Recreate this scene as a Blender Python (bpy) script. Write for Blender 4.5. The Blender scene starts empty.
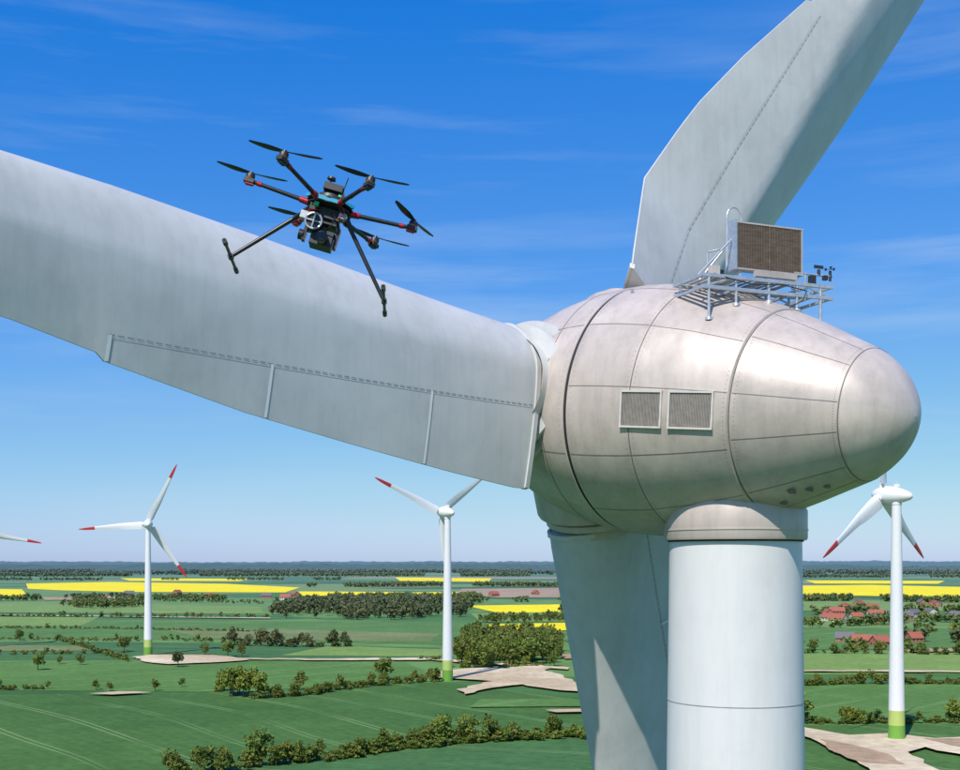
import bpy, math, random
import numpy as np
from mathutils import Vector, Matrix
random.seed(7); rng = np.random.default_rng(7)
V = Vector
scene = bpy.context.scene
CAMZ = 46.0

# ---------------------------------------------------------------- node helpers
def new_mat(name):
    m = bpy.data.materials.new(name); m.use_nodes = True
    nt = m.node_tree; b = nt.nodes["Principled BSDF"]
    return m, nt, b
def N(nt, t, **kw):
    n = nt.nodes.new(t)
    for k, v in kw.items(): setattr(n, k, v)
    return n
def setin(n, i, v): n.inputs[i].default_value = v
def math_(nt, op, a, b=None, c=None):
    n = N(nt, 'ShaderNodeMath', operation=op)
    for i, x in enumerate((a, b, c)):
        if x is None: continue
        if isinstance(x, (int, float)): n.inputs[i].default_value = x
        else: nt.links.new(x, n.inputs[i])
    return n.outputs[0]
def mixc(nt, f, a, b, blend='MIX'):
    n = N(nt, 'ShaderNodeMix', data_type='RGBA', blend_type=blend)
    for idx, x in ((0, f), (6, a), (7, b)):
        if isinstance(x, (int, float)): n.inputs[idx].default_value = x
        elif isinstance(x, (tuple, list)): n.inputs[idx].default_value = (*x[:3], 1)
        else: nt.links.new(x, n.inputs[idx])
    return n.outputs[2]
def noise(nt, scale, detail=4, vec=None, rough=.55, stretch=None):
    n = N(nt, 'ShaderNodeTexNoise'); setin(n, 'Scale', scale); setin(n, 'Detail', detail); setin(n, 'Roughness', rough)
    if vec is None:
        vec = N(nt, 'ShaderNodeNewGeometry').outputs['Position']
    if stretch:
        mp = N(nt, 'ShaderNodeMapping'); setin(mp, 'Scale', stretch); nt.links.new(vec, mp.inputs[0]); vec = mp.outputs[0]
    nt.links.new(vec, n.inputs['Vector'])
    return n.outputs['Fac']
def maprange(nt, v, a, b, c, d):
    n = N(nt, 'ShaderNodeMapRange'); nt.links.new(v, n.inputs[0])
    for i, x in enumerate((a, b, c, d)): n.inputs[i+1].default_value = x
    return n.outputs[0]
def bump(nt, b, h, strength, dist=.02):
    n = N(nt, 'ShaderNodeBump'); setin(n, 'Strength', strength); setin(n, 'Distance', dist)
    nt.links.new(h, n.inputs['Height']); nt.links.new(n.outputs[0], b.inputs['Normal'])

def simple(name, col, rough=.5, metal=0., var=.15, sc=3., bmp=0., stretch=None, tint=0., streak=0.):
    m, nt, b = new_mat(name)
    f = noise(nt, sc, 4, stretch=stretch)
    f = maprange(nt, f, .3, .7, 1-var, 1+var)
    if streak:
        f3 = maprange(nt, noise(nt, 5, 4, rough=.65, stretch=(1, 1, .12)), .45, .75, 1, 1-streak)
        f = math_(nt, 'MULTIPLY', f, f3)
        f4 = maprange(nt, noise(nt, 1.1, 5, rough=.7), .50, .72, 1, 1-streak)
        f = math_(nt, 'MULTIPLY', f, f4)
    g = N(nt, 'ShaderNodeCombineColor')
    for i in range(3): nt.links.new(f, g.inputs[i])
    c = mixc(nt, 1.0, col, g.outputs[0], 'MULTIPLY')
    if tint:
        at = N(nt, 'ShaderNodeAttribute', attribute_name='tint')
        t = maprange(nt, at.outputs['Fac'], 0, 1, 1-tint, 1+tint)
        g2 = N(nt, 'ShaderNodeCombineColor')
        for i in range(3): nt.links.new(t, g2.inputs[i])
        c = mixc(nt, 1.0, c, g2.outputs[0], 'MULTIPLY')
    nt.links.new(c, b.inputs['Base Color'])
    setin(b, 'Roughness', rough); setin(b, 'Metallic', metal)
    if bmp: bump(nt, b, noise(nt, sc*6, 3), bmp)
    return m

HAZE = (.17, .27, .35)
def haze(nt, c, near=500., far=13000., top=.8):  # bluish aerial haze painted into base colour by distance from the origin
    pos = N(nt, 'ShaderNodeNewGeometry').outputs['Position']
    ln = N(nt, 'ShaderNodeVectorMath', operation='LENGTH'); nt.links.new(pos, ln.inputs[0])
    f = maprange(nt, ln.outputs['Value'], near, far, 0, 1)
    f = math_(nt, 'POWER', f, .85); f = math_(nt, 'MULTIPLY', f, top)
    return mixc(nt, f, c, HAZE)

def field_mat(name, c1, c2, ang=None, line=(.2, .3, .12), spacing=22., rough=.9, top=.8):
    m, nt, b = new_mat(name)
    f = noise(nt, .012, 5, rough=.6); f = maprange(nt, f, .35, .65, 0, 1)
    c = mixc(nt, f, c1, c2)
    f2 = maprange(nt, noise(nt, .35, 4, rough=.7), .3, .7, .78, 1.22)
    f5 = maprange(nt, noise(nt, .045, 4, rough=.6), .5, .75, 1., 1.25)
    f2 = math_(nt, 'MULTIPLY', f2, f5)
    if ang is not None:
        pos = N(nt, 'ShaderNodeNewGeometry').outputs['Position']
        sp = N(nt, 'ShaderNodeSeparateXYZ'); nt.links.new(pos, sp.inputs[0])
        u = math_(nt, 'ADD', math_(nt, 'MULTIPLY', sp.outputs[0], math.cos(ang)), math_(nt, 'MULTIPLY', sp.outputs[1], math.sin(ang)))
        u = math_(nt, 'ADD', u, math_(nt, 'MULTIPLY', noise(nt, .006, 1), 30.))
        rows = maprange(nt, math_(nt, 'SINE', math_(nt, 'MULTIPLY', u, 1.7)), -1, 1, .965, 1.035)
        f2 = math_(nt, 'MULTIPLY', f2, rows)
    g = N(nt, 'ShaderNodeCombineColor')
    for i in range(3): nt.links.new(f2, g.inputs[i])
    c = mixc(nt, 1.0, c, g.outputs[0], 'MULTIPLY')
    if ang is not None:
        w = math_(nt, 'FRACT', math_(nt, 'DIVIDE', u, spacing))
        w = math_(nt, 'MULTIPLY', math_(nt, 'ABSOLUTE', math_(nt, 'SUBTRACT', w, .5)), spacing)
        ln = math_(nt, 'COMPARE', w, .95, .3)
        brk = maprange(nt, noise(nt, .02, 2), .38, .55, .12, .9)
        c = mixc(nt, math_(nt, 'MULTIPLY', ln, brk), c, line)
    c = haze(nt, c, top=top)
    nt.links.new(c, b.inputs['Base Color']); setin(b, 'Roughness', rough)
    setin(b, 'Specular IOR Level', .1)
    return m

def leaf_mat(name, dark, light, warm=None):
    m, nt, b = new_mat(name)
    f = maprange(nt, noise(nt, .55, 3), .32, .68, 0, 1)
    c = mixc(nt, f, dark, light)
    f2 = maprange(nt, noise(nt, .07, 2), .4, .62, 0, .8)
    c = mixc(nt, f2, c, warm or tuple(x*.7 for x in dark))
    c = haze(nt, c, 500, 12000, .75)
    nt.links.new(c, b.inputs['Base Color']); setin(b, 'Roughness', .75); setin(b, 'Specular IOR Level', .1)
    return m

# ---------------------------------------------------------------- mesh builder
class MB:
    def __init__(s): s.v = []; s.f = []; s.m = []; s.t = []
    def face(s, idx, mat=0, tint=.5): s.f.append(tuple(idx)); s.m.append(mat); s.t.append(tint)
    def poly(s, pts, mat=0, tint=.5):
        b = len(s.v); s.v += [tuple(p) for p in pts]; s.face(range(b, b+len(pts)), mat, tint)
    def box(s, c, ax, half, mat=0):
        c = V(c); X, Y, Z = [V(a)*h for a, h in zip(ax, half)]
        b = len(s.v)
        for i in (-1, 1):
            for j in (-1, 1):
                for k in (-1, 1): s.v.append(tuple(c+X*i+Y*j+Z*k))
        for q in ((0,1,3,2),(4,6,7,5),(0,4,5,1),(2,3,7,6),(0,2,6,4),(1,5,7,3)): s.face([b+i for i in q], mat)
    def tube(s, p0, p1, r0, r1=None, n=10, mat=0, caps=True):
        p0, p1 = V(p0), V(p1); r1 = r0 if r1 is None else r1
        d = (p1-p0).normalized(); e1 = d.orthogonal().normalized(); e2 = d.cross(e1)
        b = len(s.v)
        for p, r in ((p0, r0), (p1, r1)):
            for i in range(n):
                a = 2*math.pi*i/n; s.v.append(tuple(p+(e1*math.cos(a)+e2*math.sin(a))*r))
        for i in range(n):
            j = (i+1) % n; s.face((b+i, b+j, b+n+j, b+n+i), mat)
        if caps:
            s.face([b+n-1-i for i in range(n)], mat); s.face([b+n+i for i in range(n)], mat)
    def path(s, pts, r, n=8, mat=0):
        for a, b in zip(pts[:-1], pts[1:]): s.tube(a, b, r, n=n, mat=mat)
    def rev(s, o, a, e1, e2, prof, n=64, mat=0, tintf=None):
        b = len(s.v); o = V(o)
        for t, r in prof:
            for i in range(n):
                g = 2*math.pi*i/n; s.v.append(tuple(o+a*t+(e1*math.cos(g)+e2*math.sin(g))*r))
        for k in range(len(prof)-1):
            for i in range(n):
                j = (i+1) % n
                tt = tintf((prof[k][0]+prof[k+1][0])/2, 360*(i+.5)/n) if tintf else .5
                s.face((b+k*n+i, b+k*n+j, b+(k+1)*n+j, b+(k+1)*n+i), mat, tt)
    def grid(s, rows, closed=True, mat=0, matf=None):
        b = len(s.v); n = len(rows[0])
        for r in rows: s.v += [tuple(p) for p in r]
        for k in range(len(rows)-1):
            for i in range(n if closed else n-1):
                j = (i+1) % n
                s.face((b+k*n+i, b+k*n+j, b+(k+1)*n+j, b+(k+1)*n+i), matf(k) if matf else mat)
        return b
    def obj(s, name, mats, parent=None, smooth=None, bevel=0):
        me = bpy.data.meshes.new(name); me.from_pydata(s.v, [], s.f)
        for m in mats: me.materials.append(m)
        me.polygons.foreach_set('material_index', s.m)
        at = me.attributes.new('tint', 'FLOAT', 'FACE'); at.data.foreach_set('value', s.t)
        me.update()
        if smooth is not None:
            me.polygons.foreach_set('use_smooth', [True]*len(me.polygons))
            try: me.set_sharp_from_angle(angle=math.radians(smooth))
            except Exception: pass
        o = bpy.data.objects.new(name, me); scene.collection.objects.link(o)
        if parent: o.parent = parent
        if bevel:
            bv = o.modifiers.new('bevel', 'BEVEL'); bv.width = bevel; bv.segments = 2; bv.limit_method = 'ANGLE'
        return o
def empty(name):
    o = bpy.data.objects.new(name, None); o.empty_display_size = .1; scene.collection.objects.link(o); return o

# ---------------------------------------------------------------- materials
M_blade = simple('blade_gelcoat', (.57, .57, .55), .42, 0, .07, .8, bmp=.04, streak=.09)
M_bladeD = simple('blade_seal', (.30, .31, .31), .6, 0, .2, 4)
M_white = simple('white_tape', (.78, .78, .76), .5, 0, .05, 4)
M_tower = simple('tower_paint', (.70, .69, .675), .4, 0, .04, .6, stretch=(1, 1, .15), streak=.06)
M_nac = simple('weathered_aluminium', (.56, .482, .425), .42, .10, .11, 1.3, bmp=.08, tint=.07, streak=.15)
M_nac2 = simple('weathered_aluminium_seam', (.19, .165, .145), .6, .1, .15, 4)
M_dark = simple('dark_gap', (.02, .02, .02), .8, 0, .1, 4)
M_galv = simple('galvanised_steel', (.55, .56, .57), .4, .5, .15, 9)
M_rad = simple('radiator_core', (.19, .145, .11), .6, .2, .3, 5, stretch=(1, 1, 6))
M_louv = simple('vent_louvre', (.40, .35, .31), .5, .1, .15, 9)
M_louvb = simple('vent_mesh', (.16, .14, .12), .7, .1, .15, 9)
M_frame = simple('vent_frame', (.68, .63, .58), .5, .1, .1, 9)
M_red = simple('signal_red', (.55, .03, .03), .45, 0, .08, 1)
M_green1 = simple('tower_green', (.16, .36, .05), .45, 0, .05, 1)
M_green2 = simple('tower_green_pale', (.42, .52, .14), .45, 0, .05, 1)
M_whiteT = simple('turbine_white', (.74, .74, .73), .4, 0, .03, 1)
M_carbon = simple('carbon_fibre', (.02, .02, .022), .35, 0, .3, 60)
M_black = simple('black_plastic', (.03, .03, .033), .45, 0, .2, 60)
M_prop = simple('propeller_black', (.04, .03, .045), .35, 0, .2, 40)
M_dred = simple('red_anodised', (.45, .02, .03), .35, .3, .1, 50)
M_cyan = simple('cyan_tape', (.02, .32, .5), .4, 0, .1, 50)
M_dgreen = simple('green_box', (.03, .5, .18), .4, 0, .1, 50)
M_dgrey = simple('grey_metal', (.45, .45, .47), .35, .6, .1, 50)
M_lens = simple('lens_glass', (.01, .01, .02), .05, 0, .05, 50)
M_copper = simple('motor_copper', (.35, .14, .06), .4, .5, .2, 80)

# ---------------------------------------------------------------- main turbine
TH, TAU = math.radians(46), math.radians(6)
def axis_frame(th, tau):
    return (V((math.cos(th)*math.cos(tau), -math.sin(th)*math.cos(tau), -math.sin(tau))),
            V((-math.sin(th), -math.cos(th), 0)),
            V((math.cos(th)*math.sin(tau), -math.sin(th)*math.sin(tau), math.cos(tau))))
a, h, v = axis_frame(TH, TAU)
C = V((3.55, 28.0, CAMZ+3.55))

PR_R  = [2.55, 3.1, 5, 7.5, 10, 12.75, 12.9, 14.5, 20, 27, 32, 33.2]
PR_LE = [1.42, 1.46, 1.46, 1.46, 1.43, 1.37, 1.36, 1.28, .95, .62, .38, .08]
PR_TE = [2.45, 2.5, 2.42, 2.25, 2.06, 1.72, 1.6, 1.38, 1.1, .85, .55, .1]
PR_T  = [1.95, 1.85, 1.5, 1.2, .98, .80, .79, .70, .48, .27, .12, .04]
PR_B  = [27, 26, 24, 21, 18, 15.5, 15.4, 14, 9, 4, 1, 0]
def prop(r): return [float(np.interp(r, PR_R, p)) for p in (PR_LE, PR_TE, PR_T, PR_B)]

def halfthick(s, LE, TE, T):
    s0 = .12*LE
    if s > s0:
        x = (s-s0)/(LE-s0); return T/2*math.sqrt(max(0, 1-x*x))
    x = (s0-s)/(TE+s0); return T/2*(1-x**1.25)+.018

class Blade:
    def __init__(s, H, fr, phi, cone=0., wle=1., wte=1., kink=0.):
        s.H = H; A, hh, vv = fr; s.wle = wle; s.wte = wte; s.kink = kink
        p = math.radians(phi)
        s.d = (hh*math.cos(p)+vv*math.sin(p)+A*cone).normalized()
        c = hh*math.cos(p+math.pi/2)+vv*math.sin(p+math.pi/2)
        s.A = s.d.cross(c)
        if s.A.dot(A) < 0: s.A = -s.A
        s.c = c
    def pr(s, r):
        LE, TE, T, B = prop(r); k = min(1, max(0, (r-3)/4))
        tf = float(np.interp(r, [2.8, 5, 8], [.84, .92, 1.0])) if s.kink > .1 else 1.
        return LE*(1+(s.wle-1)*k), TE*(1+(s.wte-1)*k)*tf, T, B
    def frame(s, r):
        LE, TE, T, B = s.pr(r); b = math.radians(B)
        e = s.c*math.cos(b)-s.A*math.sin(b); n = s.A*math.cos(b)+s.c*math.sin(b)
        return LE, TE, T, e, n
    def camber(s, r, sv):          # aft part bends away from the suction side
        sk = float(np.interp(r, [3, 8, 13, 20], [.35, .0, -.55, -1.0])); q = max(0, sk-sv); w = .16
        kk = s.kink*(min(1, (r-2.2)/3) if s.kink > .1 else 1)
        return -kk*(q-w/2 if q > w else q*q/(2*w))
    def surf(s, r, sv, side=1, off=0.):
        LE, TE, T, e, n = s.frame(r)
        return s.H+(s.d*r+e*sv+n*(s.camber(r, sv)+side*(halfthick(sv, LE, TE, T)*(1 if side > 0 else .8)+off)))
    def build(s, mb, K=22, step=.5, matf=None, r0=2.8):
        rs = list(np.arange(r0, 12.7, step))+[12.75, 12.9]+list(np.arange(13.5, 33, step*2))+[33.2]
        rows = []
        for r in rs:
            LE, TE, T, e, n = s.frame(r)
            row = []
            for side in (1, -1):
                for k in range(K):
                    q = k/K if side > 0 else 1-k/K
                    sv = -TE+(LE+TE)*(.5-.5*math.cos(math.pi*q))
                    row.append(s.surf(r, sv, side))
            rows.append(row)
        b = mb.grid(rows, True, 0, (lambda k: matf(rs[k])) if matf else None)
        nn = 2*K
        mb.face([b+i for i in range(nn)], 0); l = b+(len(rows)-1)*nn
        mb.face([l+nn-1-i for i in range(nn)], matf(33) if matf else 0)

main = empty('wind_turbine')
H0 = C-a*1.4
profile = [(-4.3,.0),(-4.27,.25),(-4.1,.65),(-3.8,1.1),(-3.3,1.55),(-2.7,1.98),(-2.0,2.3),(-1.3,2.54),(-.7,2.68),(0,2.79),(.6,2.83),(1.2,2.82),(2,2.74),
           (3,2.52),(4,2.2),(4.6,1.97),(5,1.80),(5.4,1.62)]
profile += [(t, 1.58*max(0, 1-((t-5.0)/1.97)**2.2)**.6) for t in [5.8]+list(np.linspace(6.0, 6.97, 60))]
pt_, pr_ = zip(*profile)
ts = np.linspace(-4.3, 6.97, 700); rr = np.interp(ts, pt_, pr_)
ker = np.ones(19)/19; rs_ = np.convolve(np.pad(rr, 9, mode='edge'), ker, mode='valid')
rs_ = np.where((ts < -4.0) | (ts > 6.5), rr, rs_)
def rad(t): return float(np.interp(t, ts, rs_))
def npt(t, ang, off=0.): 
    g = math.radians(ang); return C+a*t+(h*math.cos(g)+v*math.sin(g))*(rad(t)+off)
GAP = .42; SH = 4.15; NR = 6.05
bands = [-4.4, -2.9, -.35, GAP, 2.1, SH, NR, 7]
tints = {}
def tintf(t, g):
    k = (int(np.searchsorted(bands, t)), int(((g+24) % 360)//30))
    if k not in tints: tints[k] = random.random()
    return tints[k]
def tl(t0, t1, n): return [(t, rad(t)) for t in np.linspace(t0, t1, n)]
mb = MB()
mb.rev(C, a, h, v, [(GAP+.04, 2.5), (GAP+.04, rad(GAP)-.02), (GAP+.05, rad(GAP)-.004)]+tl(GAP+.08, SH-.04, 40)+[(SH-.03, rad(SH)-.0), (SH-.02, rad(SH)-.03)]+[(SH+.0, rad(SH)-.035)]+[(t, r-.02) for t, r in tl(SH+.01, 6.5, 40)]+[(6.5+.466*math.sin(q), max(.004, rad(6.5+.466*math.sin(q))-.02*math.cos(q))) for q in np.linspace(.05, math.pi/2-.06, 30)]+[(6.972, .0)], 128, 0, tintf)
nac = mb.obj('nacelle_shell', [M_nac], main, 30)
mb = MB()
mb.rev(C, a, h, v, tl(-4.3, -3.9, 12)+tl(-3.85, GAP-.08, 48)+[(GAP-.05, rad(GAP)-.004), (GAP-.04, rad(GAP)-.02), (GAP-.04, 2.5)], 128, 0, tintf)
mb.obj('hub_spinner', [M_nac], main, 30)
mb = MB(); mb.rev(C, a, h, v, [(GAP-.039, 2.798), (GAP+.039, 2.798)], 128); mb.obj('hub_gap_shade', [M_dark], main, 30)  # near-black band almost flush, standing in for the shade inside the gap
mb = MB()
for t in (-2.9, -.35, 2.1, NR):
    r = rad(t)-(.02 if t > SH else 0); mb.rev(C, a, h, v, [(t-.011, r-.02), (t-.011, r+.006), (t+.011, r+.004), (t+.011, r-.03)], 128)
mb.rev(C, a, h, v, [(SH-.018, rad(SH)-.028), (SH+.006, rad(SH)-.014)], 128)
def lseam(t0, t1, ang, w=.008):
    n = 24; dg = lambda t: math.degrees(w/max(rad(t), .3)); b = len(mb.v)
    for i in range(n+1):
        t = t0+(t1-t0)*i/n; o_ = .004-(.02 if t0 > SH else 0)
        mb.v += [tuple(npt(t, ang-dg(t), o_)), tuple(npt(t, ang+dg(t), o_))]
    for i in range(n): mb.face((b+2*i, b+2*i+1, b+2*i+3, b+2*i+2))
for k in range(12):
    g = k*30-24
    lseam(GAP+.08, SH-.05, g); lseam(SH+.03, NR-.02, g+(0 if k % 2 else 5))
    if k % 2 == 0: lseam(-2.88, GAP-.08, g)
mb.obj('panel_seams', [M_nac2], main)
mb = MB()
for t in (GAP+.16, GAP-.16, SH-.10, SH+.09, 2.02, 2.18, NR-.08):
    for k in range(150):
        g = k*2.4+.7
        off = -.02 if t > SH else 0
        p = npt(t, g, off); nrm = (p-(C+a*t)).normalized()
        mb.tube(p-nrm*.004, p+nrm*.006, .008, .006, 5)
mb.obj('rivets', [M_nac2], main)
for i, (tc, ang) in enumerate(((2.38, -3.5), (3.42, -3.5))):
    mb = MB(); P = npt(tc, ang)
    T_ = (npt(tc+.4, ang)-npt(tc-.4, ang)).normalized()
    U_ = (npt(tc, ang+6)-npt(tc, ang-6)).normalized(); U_ = (U_-T_*U_.dot(T_)).normalized()
    Nn = U_.cross(T_); Nn = Nn if Nn.dot(P-(C+a*tc)) > 0 else -Nn
    ax = (T_, U_, Nn); w, hh_ = .43, .34
    P = P-Nn*.045
    mb.box(P, ax, (w, hh_, .05), 1)
    for sgn in (-1, 1):
        mb.box(P+U_*sgn*(hh_+.020)+Nn*.01, ax, (w+.04, .020, .068), 0)
        mb.box(P+T_*sgn*(w+.020)+Nn*.01, ax, (.020, hh_-.002, .066), 0)
    nL = 28
    for k in range(nL):
        q = P+T_*(-w+.03+(2*w-.06)*k/(nL-1))+Nn*.054
        mb.box(q, ((T_+Nn*.4).normalized(), U_, (Nn-T_*.4).normalized()), (.009, hh_-.012, .003), 2)
    mb.obj('side_vent', [M_frame, M_louvb, M_louv], main)
TC = C+a*2.85
tx, ty = TC.x, TC.y; X, Y, Z = V((1,0,0)), V((0,1,0)), V((0,0,1))
mb = MB(); prof = []
zt = CAMZ+.49
for i in range(12):
    z = zt*i/11
    prof.append((z, 1.405+(1-z/zt)*.55))
mb.rev((tx, ty, 0), Z, X, Y, prof, 96); 
mb.obj('tower', [M_tower], main, 40)
mb = MB()
for z in (zt-3.45, zt-12, zt-24, zt-36):
    r = 1.405+(1-z/zt)*.55
    mb.rev((tx, ty, 0), Z, X, Y, [(z-.010, r-.01), (z-.010, r+.005), (z+.010, r+.005), (z+.010, r-.01)], 96)
mb.obj('tower_flange_joint', [M_bladeD], main, 40)
mb = MB()
mb.rev((tx, ty, zt), Z, X, Y, [(-.0, 1.3), (-.0, 1.50), (.05, 1.52), (.62, 1.52), (.75, 1.46), (2.2, 1.46)], 96, 0, lambda t, g: .3)
mb.rev((tx, ty, zt), Z, X, Y, [(.20, 1.5), (.20, 1.535), (.23, 1.535), (.23, 1.5)], 96, 0, lambda t, g: .3)
mb.obj('yaw_collar', [M_nac], main, 30)
mb = MB()
mb.rev((tx, ty, zt), Z, X, Y, [(-.035, 1.3), (-.035, 1.44), (-.001, 1.44)], 96)
mb.obj('yaw_gap', [M_dark], main, 30)

for phi, cone, nm, wl, wt, kk in ((6, .03, 'a', 1, 1, .05), (127, .098, 'b', 1.50, 1.06, .50), (250, 0, 'c', 1, 1, .05)):
    B = Blade(H0, (a, h, v), phi, cone, wl, wt, kk)
    mb = MB(); B.build(mb, 34, .4, lambda r: 1 if (r > 29.5 or 25 < r < 27.5) else 0)
    mb.obj('rotor_blade', [M_blade, M_red], main, 50)
    mb = MB(); d = B.d; e1 = B.c; e2 = d.cross(e1)
    mb.rev(B.H, d, e1, e2, [(1.3, 1.62), (2.35, 1.60), (2.42, 1.57), (2.44, 1.2)], 64)
    mb.rev(B.H, d, e1, e2, [(2.0, 1.15), (2.95, 1.12)], 64)
    mb.rev(B.H, d, e1, e2, [(2.47, 1.30), (2.52, 1.42), (2.66, 1.42), (2.70, 1.1)], 64)
    mb.obj('blade_root_cuff', [M_nac if nm != 'a' else M_blade], main, 35)
    mb = MB(); LE, TE, T, e, n = B.frame(2.8)
    K = 34; outer = []
    for side in (1, -1):
        for k in range(K):
            q = k/K if side > 0 else 1-k/K
            sv = -TE+(LE+TE)*(.5-.5*math.cos(math.pi*q))
            outer.append((sv, side))
    def orow(r, off): return [B.surf(r, sv*1.0, sd, off)+e*(off if sv > LE*.8 else 0) for sv, sd in outer]
    mb.grid([orow(2.78, -.02), orow(2.78, .04), orow(2.9, .04), orow(2.9, -.02)], True)
    mb.obj('blade_root_lip', [M_blade], main, 40)
    mb = MB()
    sline = lambda r: -(.80+(r-2.7)*(1.30-.80)/(12.75-2.7))*B.wte
    rr_ = 2.95
    def ribbon(pts_a, pts_b, mat=0):
        b = len(mb.v)
        for p, q in zip(pts_a, pts_b): mb.v += [tuple(p), tuple(q)]
        for i in range(len(pts_a)-1): mb.face((b+2*i, b+2*i+1, b+2*i+3, b+2*i+2), mat)
    while rr_ < 12.7:
        r2 = rr_+.12
        for sd in (1, -1):
            ribbon([B.surf(x, sline(x)-.009, sd, .008) for x in (rr_, r2)], [B.surf(x, sline(x)+.009, sd, .008) for x in (rr_, r2)], 0)
        rr_ += .17
    for sd in (1, -1):
        xs = np.linspace(2.95, 12.7, 60)
        ribbon([B.surf(x, sline(x)-.05, sd, .006) for x in xs], [B.surf(x, sline(x)-.035, sd, .006) for x in xs], 2)
        if nm != 'b':
            for rj, wj in ((5.8, .03), (9.6, .03), (12.72, .035)):
                LE, TE, T, B_ = B.pr(rj)
                ss = np.linspace(sline(rj), -TE+.01, 14)
                ribbon([B.surf(rj-wj, x, sd, .008) for x in ss], [B.surf(rj+wj, x, sd, .008) for x in ss], 1)
                ribbon([B.surf(rj-wj-.02, x, sd, .006) for x in ss], [B.surf(rj-wj-.002, x, sd, .006) for x in ss], 0)
    mb.obj('flap_joint_strips', [M_bladeD, M_white, M_blade], main)

# roof cooler / platform
cooler = empty('rooftop_platform'); cooler.parent = main
ux = V((.93, .37, 0)).normalized(); uy = V((-ux.y, ux.x, 0)); uz = Z
O = V((5.80, 25.45, CAMZ+5.62))
def L(x, y, z): return O+ux*x+uy*y+uz*z
mb = MB(); ax = (ux, uy, uz)
for z in (0, .24):
    for y in (-.55, .55): mb.box(L(0, y, z), ax, (1.62, .03, .035))
    for x in (-1.58, -.8, 0, .55, 1.1, 1.58): mb.box(L(x, 0, z+.002), ax, (.028, .515, .028))
for x in (-1.45, -.8, 0, .7, 1.3):
    for y in (-.55, .55):
        p = L(x, y, 0); zz = None
        for zz_ in np.arange(CAMZ+6.2, CAMZ+3.5, -.03):
            w_ = V((p.x, p.y, zz_))-C; t_ = w_.dot(a); 
            if t_ < 6.9 and (w_-a*t_).length < rad(t_): zz = zz_; break
        if zz is None or zz < p.z-1.1: continue
        mb.tube(V((p.x, p.y, zz-.05)), L(x, y, .28), .03); mb.tube(V((p.x, p.y, zz-.03)), V((p.x, p.y, zz+.03)), .09, .08)
for y in (-.55, .55):
    mb.tube(L(-1.58, y, .0), L(-.8, y, .25), .02); mb.tube(L(.8, y, .25), L(1.58, y, 0), .02)
for i in range(12): mb.box(L(-1.42+.17*i, 0, .285), ax, (.05, .5, .006))
mb.tube(L(-1.55, -.3, .28), L(-.62, -.1, 1.15), .024); mb.tube(L(-1.2, .3, .28), L(-.62, .2, 1.0), .022)
mb.obj('steel_frame', [M_galv], cooler, 40)
mb = MB()
pc = L(.33, 0, 1.05)
mb.box(pc, ax, (.80, .09, .47), 1)
for k in range(44): mb.box(pc+ux*(-.785+1.57*k/43)-uy*.1, ax, (.006, .02, .465), 1)
for sg in (-1, 1):
    mb.box(pc+uz*sg*.485, ax, (.86, .125, .016), 0); mb.box(pc+ux*sg*.82, ax, (.018, .12, .467), 0)
mb.box(pc-ux*.885, ax, (.04, .16, .52), 2)
mb.box(pc-uy*.128, ax, (.010, .006, .465), 1)
for x in (-.72, 0, .72): mb.box(L(.33+x, 0, .42), ax, (.03, .08, .14), 2)
mb.obj('radiator_panel', [M_nac, M_rad, M_galv], cooler)
mb = MB()
arc = [L(-.60, .1, .3)]+[L(-.60, .1, 1.6)]+[L(-.42-.18*math.cos(t_), .1, 1.66+.24*math.sin(t_)) for t_ in np.linspace(0, math.pi, 12)]+[L(-.24, .1, 1.5)]
mb.path(arc, .018)
mb.tube(L(-.42, .1, 1.90), L(-.42, .1, 2.02), .008)
mb.path([L(-.95, .3, .3), L(-.95, .3, .95), L(-.62, .3, 1.05)], .018)
mb.tube(L(.95, -.1, .60), L(1.95, -.1, .60), .022); mb.tube(L(1.25, -.1, .3), L(1.25, -.1, .60), .022)
mb.tube(L(1.6, -.1, .60), L(1.6, -.1, .72), .035, mat=1); mb.tube(L(1.9, -.1, .50), L(1.9, -.1, .72), .03, mat=1)
for t_ in (0, 2.1, 4.2):
    q = L(1.9+.1*math.cos(t_), -.1+.1*math.sin(t_), .76)
    mb.tube(L(1.9, -.1, .75), q, .006, mat=1); mb.tube(q-uz*.02, q+uz*.03, .018, .03, mat=1)
mb.box(L(1.6, -.1, .78), (ux, uy, uz), (.12, .008, .035), 1)
mb.box(L(1.35, -.2, .45), ax, (.07, .05, .09), 1); mb.box(L(1.75, -.12, .55), ax, (.05, .04, .05), 1)
mb.box(L(-1.2, -.35, .4), ax, (.1, .07, .09), 2); mb.box(L(-.85, .1, .42), ax, (.12, .10, .11), 1)
mb.box(L(.2, -.5, .38), ax, (.5, .06, .06), 2)
mb.path([L(-1.3, -.5, .3), L(-1.0, -.60, .2), L(-.4, -.60, .12), L(.3, -.6, .18), L(.9, -.6, .1)], .012, 6, 1)
mb.path([L(.9, -.62, .1), L(.7, -.75, -.15), L(.3, -.85, -.35)], .012, 6, 1)
mb.obj('lightning_rod_and_wind_sensors', [M_galv, M_black, M_nac], cooler, 40)
mb = MB()
for t_, g in ((.9, 60), (.9, 95)):
    p = npt(t_, g); nrm = (p-(C+a*t_)).normalized()
    mb.tube(p-nrm*.05, p+nrm*.1, .05, .03)
mb.obj('lifting_lugs', [M_galv], main, 40)
mb = MB()
for t_, g, s_ in ((4.9, -62, .07), (5.2, -66, .06), (5.5, -70, .05), (4.6, -72, .06)):
    p = npt(t_, g, -.02); nrm = (p-(C+a*t_)).normalized(); tg = nrm.cross(a).normalized()
    mb.box(p, (a, tg, nrm), (s_*1.6, s_, .02))
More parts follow.
